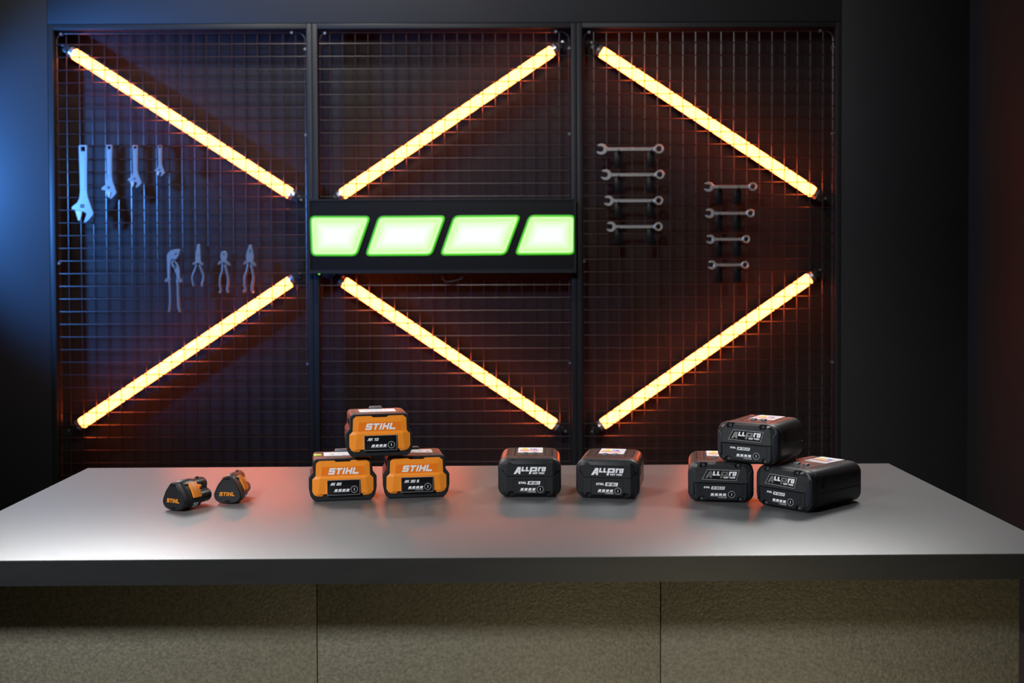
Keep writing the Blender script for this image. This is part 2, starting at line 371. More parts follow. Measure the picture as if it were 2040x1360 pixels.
# ---------------------------------------------------------------- green sign
def sign():
    SY = WY - 0.045
    A = on_y(613, 397, SY); B = on_y(1148, 544, SY)
    xl, xr, zt, zb = A.x, B.x, A.z, on_y(1148, 543, SY).z
    cx, cz = (xl + xr) / 2, (zt + zb) / 2
    t = thing('light_box_sign', 'long black light box sign with four slanted green glowing bars', 'lit sign', (cx, SY, cz))
    hw, hh = (xr - xl) / 2, (zt - zb) / 2
    bm = bmesh.new(); box(bm, -hw + .003, hw - .003, .008, .044, -hh + .003, hh - .003); finish('housing', bm, M_BLK2, t)
    bm = bmesh.new(); ring_prism(bm, [(-hw, -hh), (hw, -hh), (hw, hh), (-hw, hh)], [(-hw + .008, -hh + .013), (hw - .008, -hh + .013), (hw - .008, hh - .006), (-hw + .008, hh - .006)], 0, .045)
    finish('rim', bm, M_FRAME, t)
    bm = bmesh.new(); box(bm, -hw + .008, hw - .008, .0045, .008, -hh + .012, hh - .006); finish('face', bm, M_FACE, t)
    quads = [((617, 430), (739, 430), (711, 510), (620, 510)), ((754, 430), (889, 429), (860, 509), (727, 510)),
             ((904, 429), (1038, 428), (1008, 508), (876, 509)), ((1054, 428), (1146, 428), (1145, 507), (1025, 508))]
    for q in quads:
        pts = [on_y(px, py, SY + .004) for px, py in q]
        poly = [(p.x - cx, p.z - cz) for p in pts]
        if area2(poly) < 0: poly.reverse()
        rp = []                                       # round the corners
        n = len(poly); rr = .022
        for i in range(n):
            p0, p, p1 = Vector(poly[i - 1]), Vector(poly[i]), Vector(poly[(i + 1) % n])
            a = (p0 - p).normalized(); b = (p1 - p).normalized()
            s, e = p + a * rr, p + b * rr
            for k in range(7):
                u = k / 6; v = s * (1 - u) ** 2 + p * 2 * u * (1 - u) + e * u * u; rp.append((v.x, v.y))
        ctr = Vector((sum(p[0] for p in rp) / len(rp), sum(p[1] for p in rp) / len(rp)))
        bm = bmesh.new()
        lv = [(0, .0046, 0), (0, .0015, 0), (.0065, .0006, 0), (.0090, .0006, 1), (.0140, .0006, 2), (.023, .0006, 3), (.032, .0006, 4), (.042, .0006, 5), (.052, .0006, 6)]
        rings = []
        for d, y, mi in lv: rings.append([(x, y, z) for x, z in (inset2(rp, d) if d else rp)])
        # inner rings shrink towards the centre line rather than by mitre, keeps them clean
        for k, (d, y, mi) in enumerate(lv):
            if d > .008:
                zz = [p[1] for p in rp]; H = (max(zz) - min(zz)) / 2; 
                base = inset2(poly, d); out = []
                r2 = max(.004, .022 - d); m_ = len(base)
                for i in range(m_):
                    p0, p, p1 = Vector(base[i - 1]), Vector(base[i]), Vector(base[(i + 1) % m_])
                    a = (p0 - p).normalized(); b = (p1 - p).normalized(); s, e = p + a * r2, p + b * r2
                    for j in range(7):
                        u = j / 6; v = s * (1 - u) ** 2 + p * 2 * u * (1 - u) + e * u * u; out.append((v.x, y, v.y))
                rings[k] = out
        vv = [[bm.verts.new(p) for p in r] for r in rings]
        for k in range(len(vv) - 1):
            for i in range(len(rp)):
                j = (i + 1) % len(rp)
                f = bm.faces.new((vv[k][i], vv[k][j], vv[k + 1][j], vv[k + 1][i])); f.material_index = lv[k + 1][2] if k > 0 else 0
        bm.faces.new(vv[-1]).material_index = 7
        finish('lit_bar', bm, M_G, t)
    p = on_y(635.5, 544.5, SY); bm = bmesh.new()
    tube(bm, [(p.x - cx, .004, p.z - cz - .002), (p.x - cx, .001, p.z - cz - .002)], .0035, 10); finish('indicator_lamp', bm, M_LED, t)
    bm = bmesh.new(); pts = []
    for px, py in ((881, 545), (882, 556), (888, 561), (903, 560), (917, 556), (925, 549), (927, 542)):
        q = on_y(px, py, SY + .03); pts.append((q.x - cx, .03, q.z - cz))
    tube(bm, pts, .002, 7); finish('cable', bm, M_DGRIP, t)
    return t
sign()

# ---------------------------------------------------------------- tools on the wall
TOOLY = WY - 0.004          # plane the tools hang in
S1 = WY / F                 # metres per pixel there
def from_px(pts, o, scale=1.0, crop=None):
    """outline in photo pixels -> local x,z about point o"""
    out = []
    for px, py in pts:
        if crop: px, py = crop[0] + px / crop[2], crop[1] + py / crop[2]
        q = on_y(px, py, TOOLY); out.append((q.x - o.x, q.z - o.z))
    return out
def peg(px, py, label, grp, small=True, plate=None):
    p = on_y(px, py, TOOLY)
    t = thing('tool_hook', label, 'hook', (p.x, TOOLY, p.z), 0, grp)
    bm = bmesh.new()
    if small:
        tube(bm, [(0, .022, .0), (0, -.008, 0), (0, -.011, .004)], .0028, 8)
        finish('prong', bm, M_FACE, t)
    else:
        tube(bm, [(0, .010, -.006), (0, -.010, -.006), (0, -.0135, -.002), (0, -.0135, .004)], .0028, 8)
        finish('prong', bm, M_FACE, t)
    bm = bmesh.new()
    if plate: box(bm, -.014, .014, .006, .014, -plate, -.002, bev=.001)
    else: box(bm, -.006, .006, .011, .015, -.014, .006, bev=.001)
    finish('back_plate', bm, M_FACE, t)
    return t
def adjustable_wrench(top, bottom, cx, label, closed=False):
    px0 = (cx, top); p = on_y(cx, top, TOOLY); L = (bottom - top) * S1
    t = thing('adjustable_wrench', label, 'wrench', (p.x, TOOLY, p.z), 0, 'adjustable wrenches hung in a row by size')
    def S(pl): return [(x * L, -z * L) for x, z in pl]
    wk = 1.0 if L > .2 else 1.18
    def Wd(pl): return [(x * wk, z) for x, z in pl]
    th = .011 * (L / .3) ** .5
    bm = bmesh.new()
    # hanging eye
    o, i = [], []
    hw = .055
    for k in range(16):
        a = math.pi * 2 * k / 16
        o.append((max(-hw, min(hw, .07 * math.cos(a))), .048 - max(-.048, min(.042, .055 * math.sin(a)))))
        i.append((.026 * max(-1, min(1, 1.3 * math.cos(a))), .055 - .028 * max(-1, min(1, 1.3 * math.sin(a)))))
    ring_prism(bm, S(Wd(o)), S(Wd(i)), -th / 2, th / 2, bev=th * .12)
    body = [(-.055, .082), (.055, .082), (.048, .40), (.047, .60), (.060, .68), (.100, .80), (.128, .875), (.118, .905), (.070, .965), (.022, 1.0), (-.002, .990), (.022, .925), (.034, .885),
            (.004, .862), (-.055, .846), (-.115, .838), (-.155, .826), (-.152, .795), (-.120, .768), (-.085, .742), (-.058, .69), (-.047, .60), (-.048, .40)]
    prism(bm, S(Wd(body)), -th / 2, th / 2, bev=th * .16)
    finish('body', bm, M_STEEL, t)
    # raised rib along the handle
    bm = bmesh.new(); prism(bm, S(Wd([(-.030, .12), (.030, .12), (.026, .40), (.026, .58), (-.026, .58), (-.026, .40)])), -th / 2 - .0012, -th / 2 + .001, bev=.0006); finish('handle_rib', bm, M_STEEL, t)
    dx = .045 if closed else 0.0
    jaw = [(-.112 + dx, .838), (-.022 + dx, .852), (-.030 + dx, .900), (-.042 + dx, .955), (-.056 + dx, .975), (-.078 + dx, .968), (-.090 + dx, .92), (-.104 + dx, .87)]
    bm = bmesh.new(); prism(bm, S(Wd(jaw)), -th * .42, th * .42, bev=th * .14); finish('movable_jaw', bm, M_CHROME, t)
    bm = bmesh.new(); cxk, czk = -.018 * L * wk, -.785 * L
    box(bm, cxk - .028 * L, cxk + .028 * L, -th / 2 - .0002, -th / 2 + .002, czk - .022 * L, czk + .022 * L)
    slot = finish('screw_slot', bm, M_PIT, t)
    bm = bmesh.new()
    for k in range(5):
        xx = cxk + (-.02 + k * .01) * L
        tube(bm, [(xx - .002 * L, -th / 2 + .001, czk), (xx + .002 * L, -th / 2 + .001, czk)], .013 * L, 10)
    finish('adjusting_screw', bm, M_CHROME, slot)
    return t
for top, bot, cx, lb, cl in ((288, 443, 166, 'largest chrome adjustable wrench hanging at the far left of the grid', False),
                             (288, 396, 218, 'second largest adjustable wrench, hanging between the largest and a mid size one', True),
                             (289, 374, 269.5, 'mid size adjustable wrench, third in the row of four', False),
                             (289, 351, 319, 'smallest adjustable wrench, at the right end of its row', False)):
    adjustable_wrench(top, bot, cx, lb, cl)
    peg(cx, top + .06 * (bot - top), 'small black hook through the eye of the ' + {166: 'largest', 218: 'second largest', 269.5: 'third', 319: 'smallest'}[cx] + ' adjustable wrench', 'hooks of the adjustable wrenches')

CR = (310, 470, 8.0)
def pliers(kind, label, head, guards, bars, dark=None, extra=None, cut=None):
    o = on_y(*kind[1], TOOLY)
    t = thing(kind[0], label, 'pliers', (o.x, TOOLY, o.z), 0, 'pliers hung in a row')
    for k, hp in enumerate(head):
        bm = bmesh.new(); prism(bm, from_px(hp, o, crop=CR), -.006 + .003 * k, .004 + .002 * k, bev=.0015); finish('jaw', bm, M_STEEL, t)
    if cut:
        for c in cut:
            bm = bmesh.new(); prism(bm, from_px(c, o, crop=CR), -.0063, .0); finish('jaw_gap', bm, M_PIT, t)
    for g, (pts, rad) in zip(guards, bars):
        pl = from_px(pts, o, crop=CR)
        # smooth the handle curve
        sm = []
        n = len(pl)
        for i in range(n - 1):
            p0, p1, p2, p3 = pl[max(0, i - 1)], pl[i], pl[i + 1], pl[min(n - 1, i + 2)]
            for k in range(5):
                u = k / 5
                sm.append(tuple(.5 * (2 * p1[j] + (p2[j] - p0[j]) * u + (2 * p0[j] - 5 * p1[j] + 4 * p2[j] - p3[j]) * u * u + (3 * p1[j] - p0[j] - 3 * p2[j] + p3[j]) * u ** 3) for j in (0, 1)))
        sm.append(pl[-1])
        bm = bmesh.new(); tube(bm, [(x, -.002, z) for x, z in sm], [rad * (.85 if i < 2 else 1) for i in range(len(sm))], 12, flat=1.15)
        h = finish('grip', bm, M_GRIP, t, sharp=60)
        bm = bmesh.new(); prism(bm, from_px(g, o, crop=CR), -.0075, .0045, bev=.002); finish('finger_guard', bm, M_GRIP, h)
    return t
pliers(('water_pump_pliers', (345, 497)), 'long slim water pump pliers, leftmost of the four pliers',
       [[(380, 210), (398, 218), (392, 262), (370, 320), (330, 378), (300, 372), (258, 372), (244, 440), (240, 520), (236, 672), (196, 672), (190, 520), (186, 380), (184, 320), (205, 268), (250, 232), (310, 212)],
        [(262, 380), (300, 384), (345, 430), (378, 490), (388, 560), (390, 668), (340, 672), (325, 600), (275, 500), (240, 430)]],
       [[(150, 735), (158, 690), (196, 660), (248, 664), (250, 715), (205, 735)], [(330, 672), (388, 655), (420, 690), (438, 720), (430, 745), (345, 735)]],
       [([(222, 690), (232, 800), (238, 1000), (232, 1130), (222, 1210)], .0050), ([(352, 690), (362, 800), (368, 1000), (374, 1130), (396, 1208)], .0062)],
       cut=[[(282, 400), (300, 412), (330, 480), (318, 492), (285, 440)], [(305, 290), (345, 262), (350, 275), (318, 305)]])
pliers(('needle_nose_pliers', (396, 487)), 'needle nose pliers with a long pointed jaw, second from the left',
       [[(676, 128), (706, 128), (716, 150), (722, 300), (728, 430), (690, 436), (640, 430), (636, 340), (652, 230), (664, 150)]],
       [[(588, 455), (606, 425), (640, 410), (672, 425), (668, 450), (625, 462)], [(692, 428), (728, 410), (758, 430), (776, 460), (765, 470), (700, 462)]],
       [([(660, 440), (640, 520), (600, 610), (588, 690), (600, 750), (612, 800)], .0044), ([(700, 440), (730, 530), (762, 610), (765, 690), (745, 760), (750, 805)], .0052)],
       cut=[[(680, 292), (690, 292), (690, 322), (680, 322)]])
pliers(('diagonal_cutting_pliers', (447, 501)), 'short round headed cutting pliers, third from the left',
       [[(1075, 240), (1118, 240), (1140, 260), (1152, 300), (1150, 345), (1130, 400), (1090, 425), (1055, 400), (1036, 340), (1038, 290), (1052, 255)]],
       [[(990, 455), (1010, 415), (1045, 385), (1085, 405), (1080, 435), (1030, 460)], [(1095, 405), (1140, 390), (1180, 425), (1205, 460), (1180, 475), (1110, 450)]],
       [([(1078, 430), (1065, 560), (1035, 660), (1030, 780), (1045, 860), (1025, 905)], .0046), ([(1108, 430), (1135, 560), (1160, 660), (1158, 780), (1145, 860), (1165, 900)], .0056)],
       cut=[[(1086, 262), (1096, 262), (1100, 320), (1090, 320)]])
pliers(('combination_pliers', (498, 488)), 'combination pliers with a tapered square jaw, rightmost of the four pliers',
       [[(1498, 138), (1532, 138), (1546, 190), (1572, 310), (1568, 370), (1552, 425), (1500, 415), (1456, 425), (1446, 370), (1444, 310), (1478, 190)]],
       [[(1398, 450), (1420, 410), (1455, 385), (1492, 410), (1488, 435), (1435, 455)], [(1505, 410), (1560, 395), (1592, 430), (1612, 465), (1590, 490), (1520, 450)]],
       [([(1482, 430), (1455, 560), (1422, 650), (1420, 780), (1432, 860), (1395, 885)], .0050), ([(1518, 430), (1548, 560), (1562, 660), (1545, 780), (1540, 860), (1562, 895)], .0058)],
       cut=[[(1502, 205), (1516, 205), (1518, 270), (1504, 270)]])
for px, py, nm in ((345, 540, 'water pump'), (396, 532, 'needle nose'), (447, 532, 'cutting'), (498, 532, 'combination')):
    peg(px, py - 6, 'small black hook between the grips of the %s pliers' % nm, 'hooks of the pliers')

def combination_wrench(x0, x1, cy, label):
    a, b = on_y(x0, cy, TOOLY), on_y(x1, cy, TOOLY)
    L = b.x - a.x; c = (a + b) / 2
    t = thing('combination_wrench', label, 'wrench', (c.x, TOOLY, c.z), 0, 'combination wrenches lying on pairs of hooks')
    k = .5 + .5 * L / .265
    rh = .0215 * k; rr = .0185 * k; hw = .0068 * k
    th = .0075
    ox = -L / 2 + rh * .98; rx = L / 2 - rr
    bm = bmesh.new()
    # open end: C shape whose mouth points left and a little down
    mouth = math.radians(180 - 8); pts = []
    n = 20
    for i in range(n + 1):
        q = mouth + math.radians(38) + math.radians(284) * i / n
        e = 1.05 if 3 < i < 17 else 1.0
        pts.append((ox + rh * e * math.cos(q), rh * math.sin(q) * 1.02))
    iw = rh * .50; mx, mz = math.cos(mouth), math.sin(mouth); nx, nz = -mz, mx
    def mp(u, v): return (ox + mx * u + nx * v, mz * u + nz * v)
    pts += [mp(rh * .80, -iw), mp(-rh * .05, -iw), mp(-rh * .38, -iw * .5), mp(-rh * .38, iw * .5), mp(-rh * .05, iw), mp(rh * .80, iw)]
    if True:
        prism(bm, pts, -th * .62, th * .62, bev=.0012)
    # shank with raised rails
    sh = [(ox + rh * .55, -hw * 1.5), (ox + rh * 1.4, -hw * .9), (rx - rr * 1.5, -hw * .9), (rx - rr * .75, -hw * 1.25), (rx - rr * .75, hw * 1.25), (rx - rr * 1.5, hw * .9), (ox + rh * 1.4, hw * .9), (ox + rh * .55, hw * 1.5)]
    prism(bm, sh, -th * .36, th * .36, bev=.001)
    for s in (-1, 1):
        prism(bm, [(ox + rh * 1.3, s * hw * .9), (rx - rr * 1.3, s * hw * .9), (rx - rr * 1.3, s * hw * .45), (ox + rh * 1.3, s * hw * .45)], -th * .55, th * .5, bev=.0004)
    # ring end, offset towards the room
    rings_o = circ(rx, 0, rr, 24); rings_i = circ(rx, 0, rr * .58, 24)
    ring_prism(bm, rings_o, rings_i, -th * 1.0, th * .6, bev=.0012)
    finish('wrench_body', bm, M_CHROME, t)
    return t
CWS = [(1187.5, 1322, 297, 'largest combination wrench, topmost of the left column of four'), (1196.5, 1323.5, 348, 'combination wrench second from the top of the left column'),
       (1202, 1321, 399.7, 'combination wrench third from the top of the left column'), (1207, 1320, 451.5, 'lowest combination wrench of the left column of four'),
       (1402, 1508, 372, 'combination wrench at the top of the right column'), (1404, 1503, 424.8, 'combination wrench second from the top of the right column'),
       (1406, 1494, 476.5, 'combination wrench third from the top of the right column'), (1409.5, 1491.5, 527.5, 'smallest combination wrench, lowest of the right column')]
ordn = ['top', 'second', 'third', 'lowest']
for i, (x0, x1, cy, lb) in enumerate(CWS):
    combination_wrench(x0, x1, cy, lb)
    hx = (1232, 1297) if i < 4 else (1433, 1470)
    for j, h in enumerate(hx):
        peg(h, cy + 3.5, 'black hook under the %s end of the %s wrench in the %s column' % (('open', 'ring')[j], ordn[i % 4], ('left', 'right')[i // 4]),
            'black hooks under the combination wrenches', small=False, plate=.062)

# ---------------------------------------------------------------- table
TH = 0.0345
def table():
    c = [Vector((-.823, 2.229)), Vector((.736, 2.249)), Vector((.744, 1.533)), Vector((-.815, 1.523))]
    ctr = sum(c, Vector((0, 0))) / 4; yaw = math.atan2(.020, 1.559)
    t = thing('display_table', 'wide table with grey speckled top, black edge and dark mottled front panels', 'table', (ctr.x, ctr.y, 0), yaw)
    hx, hy = .7796, .3560
    bm = bmesh.new(); box(bm, -hx, hx, -hy, hy, .9 - .0016, .9, bev=.0007); finish('table_surface', bm, M_TOP, t)
    bm = bmesh.new(); box(bm, -hx, hx, -hy, hy, .9 - TH, .9 - .0016); finish('tabletop_board', bm, M_EDGE, t)
    # front boards, set back under the top
    fy = -hy + .10
    def lx(px):                                     # seam position on the front board
        q = on_y(px, 1250, ctr.y + fy); return q.x - ctr.x
    seams = [-hx + .02, lx(627.5), lx(1312), hx - .02]
    for a, b in zip(seams, seams[1:]):
        bm = bmesh.new(); box(bm, a + .0006, b - .0006, fy, fy + .02, 0, .9 - TH, bev=.0006); finish('front_panel', bm, M_PANEL, t)
    for a, b in ((-hx + .02, -hx + .04), (hx - .04, hx - .02)):
        bm = bmesh.new(); box(bm, a, b, fy + .0205, hy - .05, 0, .9 - TH); finish('side_panel', bm, M_PANEL, t)
    for px in (643, 1291, 272):                     # round screw heads just below the edge
        q = on_y(px, 1164, ctr.y - hy + .012)
        bm = bmesh.new(); z = .9 - TH
        tube(bm, [(q.x - ctr.x, -hy + .02, z + .0005), (q.x - ctr.x, -hy + .02, z - .002), (q.x - ctr.x, -hy + .02, z - .0038)], [.0036, .0030, .0012], 12)
        finish('screw_head', bm, M_WHITE, t)
table()

# ---------------------------------------------------------------- batteries
ZT_ = 0.9004
def button(parent, x, z, y, r):
    bm = bmesh.new(); prism(bm, circ(x, z, r, 28), y - .0006, y + .0005, bev=.0002); b = finish('power_button', bm, M_GLASS, parent)
    bm = bmesh.new(); ring_prism(bm, circ(x, z, r * 1.06, 28), circ(x, z, r * .93, 28), y - .0008, y + .0004); finish('button_ring', bm, M_GREY, b)
    bm = bmesh.new(); box(bm, x - r * .08, x + r * .08, y - .0009, y - .0004, z - r * .40, z + r * .40); finish('power_mark', bm, M_WHITE, b)
def leds(parent, x0, x1, z0, z1, y, line=True, slant=.3):
    bm = bmesh.new(); n = 4; step = (x1 - x0) / n; h = z1 - z0
    for k in range(n):
        a = x0 + k * step + step * .1; b = a + step * .72
        prism(bm, [(a, z0 + h * .28), (b, z0 + h * .28), (b + h * slant, z1), (a + h * slant, z1)], y - .0004, y + .0004)
    c = finish('charge_indicator', bm, M_WHITE, parent)
    if line:
        bm = bmesh.new(); prism(bm, [(x0 - h * .1, z0), (x1, z0), (x1, z0 + h * .2), (x0, z0 + h * .2)], y - .00035, y + .0004); finish('indicator_line', bm, M_GREY, c)

def ak_battery(px, py, z, yaw_deg, model, label, seed):
    p = on_z(px, py, z); t = thing('tool_battery', label, 'battery', (p.x, p.y, z), -math.radians(yaw_deg), 'orange and black tool batteries')
    out = mm(mirror([(0, 70), (43, 70), (47, 68.3), (48.8, 64.5), (49, 47.5), (55.6, 38.8), (55.6, 21), (53.2, 9.5), (49.5, 3.6), (45.0, 0), (0, 0)]))
    def sc(d): return inset2(out, d)
    bm = bmesh.new()
    loft(bm, [[(x, y, zz) for x, zz in sc(d)] for d, y in ((.0016, 0.0), (0, .0016), (0, .014), (.0006, .0146))])
    finish('bezel', bm, M_BLK, t)
    body = mm(mirror([(0, 69.6), (42.5, 69.6), (46.5, 67.8), (48.2, 64), (48.4, 47), (52.5, 40), (52.5, 21), (50, 9.5), (47, 3.6), (43.0, .3), (0, .3)]))
    bm = bmesh.new()
    loft(bm, [[(x, y, zz) for x, zz in inset2(body, d)] for d, y in ((.0012, .0138), (.0002, .0150), (0, .082), (.0035, .088))])
    finish('casing', bm, M_BODY, t)
    # side vents
    bm = bmesh.new()
    for s in (-1, 1):
        for k in range(6): box(bm, s * .0483 - .0006, s * .0483 + .0006, .030 + k * .006, .0325 + k * .006, .050, .058)
    finish('vent_slots', bm, M_PIT, t)
    # faceted orange plate
    half = [(0, 65.0), (11.5, 65.0), (14, 67.2), (38.5, 67.2), (43.8, 62.8), (44.6, 42.3), (50.0, 36.8), (50.2, 17), (46.8, 11), (42, 8.8), (34.5, 8.6), (29.6, 12.6), (0, 12.6)]
    O = mm(mirror(half)); n = len(O)
    bm = bmesh.new()
    yb, yf = -.0002, -.0022
    ring0 = [bm.verts.new((x, .001, zz)) for x, zz in O]
    ring1 = [bm.verts.new((x, yb - .0012, zz)) for x, zz in O]
    for i in range(n): bm.faces.new((ring0[i], ring0[(i + 1) % n], ring1[(i + 1) % n], ring1[i]))
    def V(x, zz, d): return bm.verts.new((x / 1000, -d / 1000, zz / 1000))
    A1, A2 = V(-34.5, 57.0, 2.6), V(34.5, 57.0, 2.6)
    B1, B2 = V(-35.5, 42.2, 2.6), V(35.5, 42.2, 2.6)
    C1, C2 = V(-37.5, 38.0, 4.6), V(37.5, 38.0, 4.6)
    D1, D2 = V(-40.5, 12.5, 3.2), V(40.5, 12.5, 3.2)
    m2 = len(half)
    idx = {k: k for k in range(m2)}                      # right half 0..12, left half mirrored
    Rr = ring1[:m2]; Ll = [ring1[0]] + [ring1[n - k] for k in range(1, m2 - 1)] + [ring1[m2 - 1]]
    # note: mirror() drops x=0 points from the left half, so left k sits at index n-k
    def face(vs_, mi=0):
        try:
            f = bm.faces.new(vs_); f.material_index = mi
        except ValueError: pass
    face([Rr[0], Rr[1], A2, A1, Ll[1]]); face([Rr[1], Rr[2], Rr[3], A2]); face([Ll[3], Ll[2], Ll[1], A1])
    face([A1, A2, B2, B1], 1); face([B1, B2, C2, C1])
    face([C1, C2, D2, D1])
    for Q, a, b, c, d in ((Rr, A2, B2, C2, D2), (Ll, A1, B1, C1, D1)):
        face([Q[3], Q[4], a]); face([Q[4], Q[5], b, a]); face([Q[5], c, b]); face([Q[5], Q[6], c]); face([Q[6], Q[7], d, c]); face([Q[7], Q[8], d]); face([Q[8], Q[9], d]); face([Q[9], Q[10], d]); face([Q[10], Q[11], d])
    face([D1, D2, Rr[11], Rr[12], Ll[11]])
    finish('face_plate', bm, [M_ORG, M_ORG2], t, sharp=3)
    yy = -.0026
    word('brand_lettering', 'STIHL', -24.5, 44.5, 10.6, 49.5, yy, M_WHITE, t, t=.26, shear=.30)
    # display
    bm = bmesh.new(); box(bm, -.0255, .0270, -.0054, -.0008, .0112, .0350, bev=.0003); dp = finish('display_panel', bm, M_GLASS, t)
    bm = bmesh.new(); ring_prism(bm, [(-.0262, .0105), (.0277, .0105), (.0277, .0357), (-.0262, .0357)], [(-.0254, .0113), (.0269, .0113), (.0269, .0349), (-.0254, .0349)], -.0057, -.001)
    finish('display_frame', bm, M_SILV, dp)
    wd = {'AK 10': 17.5, 'AK 20': 17.5, 'AK 30 S': 24}[model]
    word('model_lettering', model, -21.0, 26.6, 4.6, wd, -.0054, M_WHITE, dp, t=.24, shear=.28)
    leds(dp, -.0150, .0105, .0155, .0205, -.0054)
    button(dp, .0183, .0195, -.0054, .0054)
    if model == 'AK 30 S': word('small_lettering', 'LITHIUM-ION', -2.5, 13.4, 1.2, 13, -.0054, M_GREY, dp)
    # top: embossed strip, label, latch
    bm = bmesh.new(); prism(bm, mm([(-14.5, 69.4), (14.5, 69.4), (11.5, 65.3), (-11.5, 65.3)]), -.0010, .001); finish('top_notch', bm, M_PIT, t)
    word('small_lettering', 'STIHL', -6, 66.4, 2.0, 12, -.0010, M_BLK2, t)
    bm = bmesh.new(); box(bm, -.030, .031, .034, .070, .0694, .0699); lab = finish('label_sticker', bm, M_LABEL, t)
    bm = bmesh.new()
    random.seed(seed)
    for k in range(16):
        x = -.024 + random.random() * .034; y = .034 + random.random() * .022; box(bm, x, x + .0015 + random.random() * .004, y, y + .0022, .0699, .07002)
    box(bm, .0145, .0150, .035, .069, .0699, .07002)
    finish('label_print', bm, M_GREY, lab)
    if model == 'AK 30 S':
        bm = bmesh.new()
        for k in range(8):
            x = .017 + random.random() * .010; y = .034 + random.random() * .02; box(bm, x, x + .003, y, y + .002, .0699, .07003)
        finish('red_print', bm, M_RED, lab)
    if model == 'AK 20':
        bm = bmesh.new(); box(bm, -.0465, -.034, .044, .056, .0680, .0699, bev=.0002); finish('lime_sticker', bm, M_LIME, t)
    bm = bmesh.new(); box(bm, -.0105, .0115, .076, .087, .0690, .0722, bev=.0006); box(bm, -.0095, .0105, .079, .087, .0722, .0734, bev=.0004); finish('latch', bm, M_TAB, t)
    return t
ak_battery(683.5, 997, ZT_, -10.5, 'AK 20', 'orange faced battery marked AK 20, lower left of the orange stack of three', 1)
ak_battery(830, 991, ZT_, -9.5, 'AK 30 S', 'orange faced battery marked AK 30 S, lower right of the orange stack of three', 2)
ak_battery(757, 908.5, ZT_ + .0737, -12, 'AK 10', 'orange faced battery marked AK 10, resting on top of the two others', 3)

def allpro(parent, y, mt_small, mt_big, s=1.0, dx=0.0, dz=0.0):
    def P(pl): return mm([((x * s) + dx, (z - 45) * s + 45 + dz) for x, z in pl])
    big = [P([(-26.7, 39.7), (-22.4, 39.7), (-17.6, 47.6), (-17.6, 51.6), (-19.4, 51.6)]), P([(-19.6, 51.6), (-14.6, 51.6), (-14.4, 47.6), (-18.4, 47.6)]), P([(-17.6, 51.0), (-14.4, 51.0), (-15.2, 39.7), (-18.4, 39.7)]), P([(-22.6, 44.4), (-17.0, 44.4), (-17.2, 42.2), (-24.0, 42.2)]),
           P([(-1.0, 39.7), (2.4, 39.7), (5.2, 51.6), (1.8, 51.6)]), P([(1.6, 51.6), (13.6, 51.6), (13.0, 49.0), (1.2, 49.0)]), P([(10.2, 51.2), (13.6, 51.2), (12.4, 44.2), (9.0, 44.2)]), P([(1.4, 46.6), (12.6, 46.6), (12.1, 44.1), (.8, 44.1)])]
    small = [P([(-13.8, 44.2), (-10.9, 44.2), (-9.3, 51.6), (-12.2, 51.6)]), P([(-13.0, 44.2), (-7.8, 44.2), (-7.3, 46.5), (-12.6, 46.5)]),
             P([(-6.9, 44.2), (-4.0, 44.2), (-2.4, 51.6), (-5.3, 51.6)]), P([(-6.2, 44.2), (-1.2, 44.2), (-.8, 46.5), (-5.8, 46.5)]),
             P([(13.8, 44.2), (16.6, 44.2), (18.0, 51.6), (15.2, 51.6)]), P([(15.4, 51.6), (20.4, 51.6), (19.8, 49.0), (15.2, 49.0)]),
             P([(20.0, 44.2), (22.4, 44.2), (23.6, 51.6), (21.2, 51.6)]), P([(21.0, 51.6), (28.0, 51.6), (27.5, 49.4), (20.8, 49.4)]), P([(25.2, 51.2), (27.8, 51.2), (26.6, 44.6), (24.0, 44.6)]), P([(20.2, 46.4), (26.6, 46.4), (26.1, 44.2), (20.0, 44.2)]),
             P([(20.6, 46.0), (22.0, 46.0), (27.2, 49.8), (25.8, 49.8)])]
    lettering('logo_lettering', small, y, mt_small, parent)
    lettering('logo_lettering', big, y, mt_big, parent)
    word('voltage_lettering', '40V MAX', 4.6 * s + dx, 45 + (39.7 - 45) * s + dz, 3.2 * s, 20 * s, y, mt_small, parent, t=.28, shear=.25)

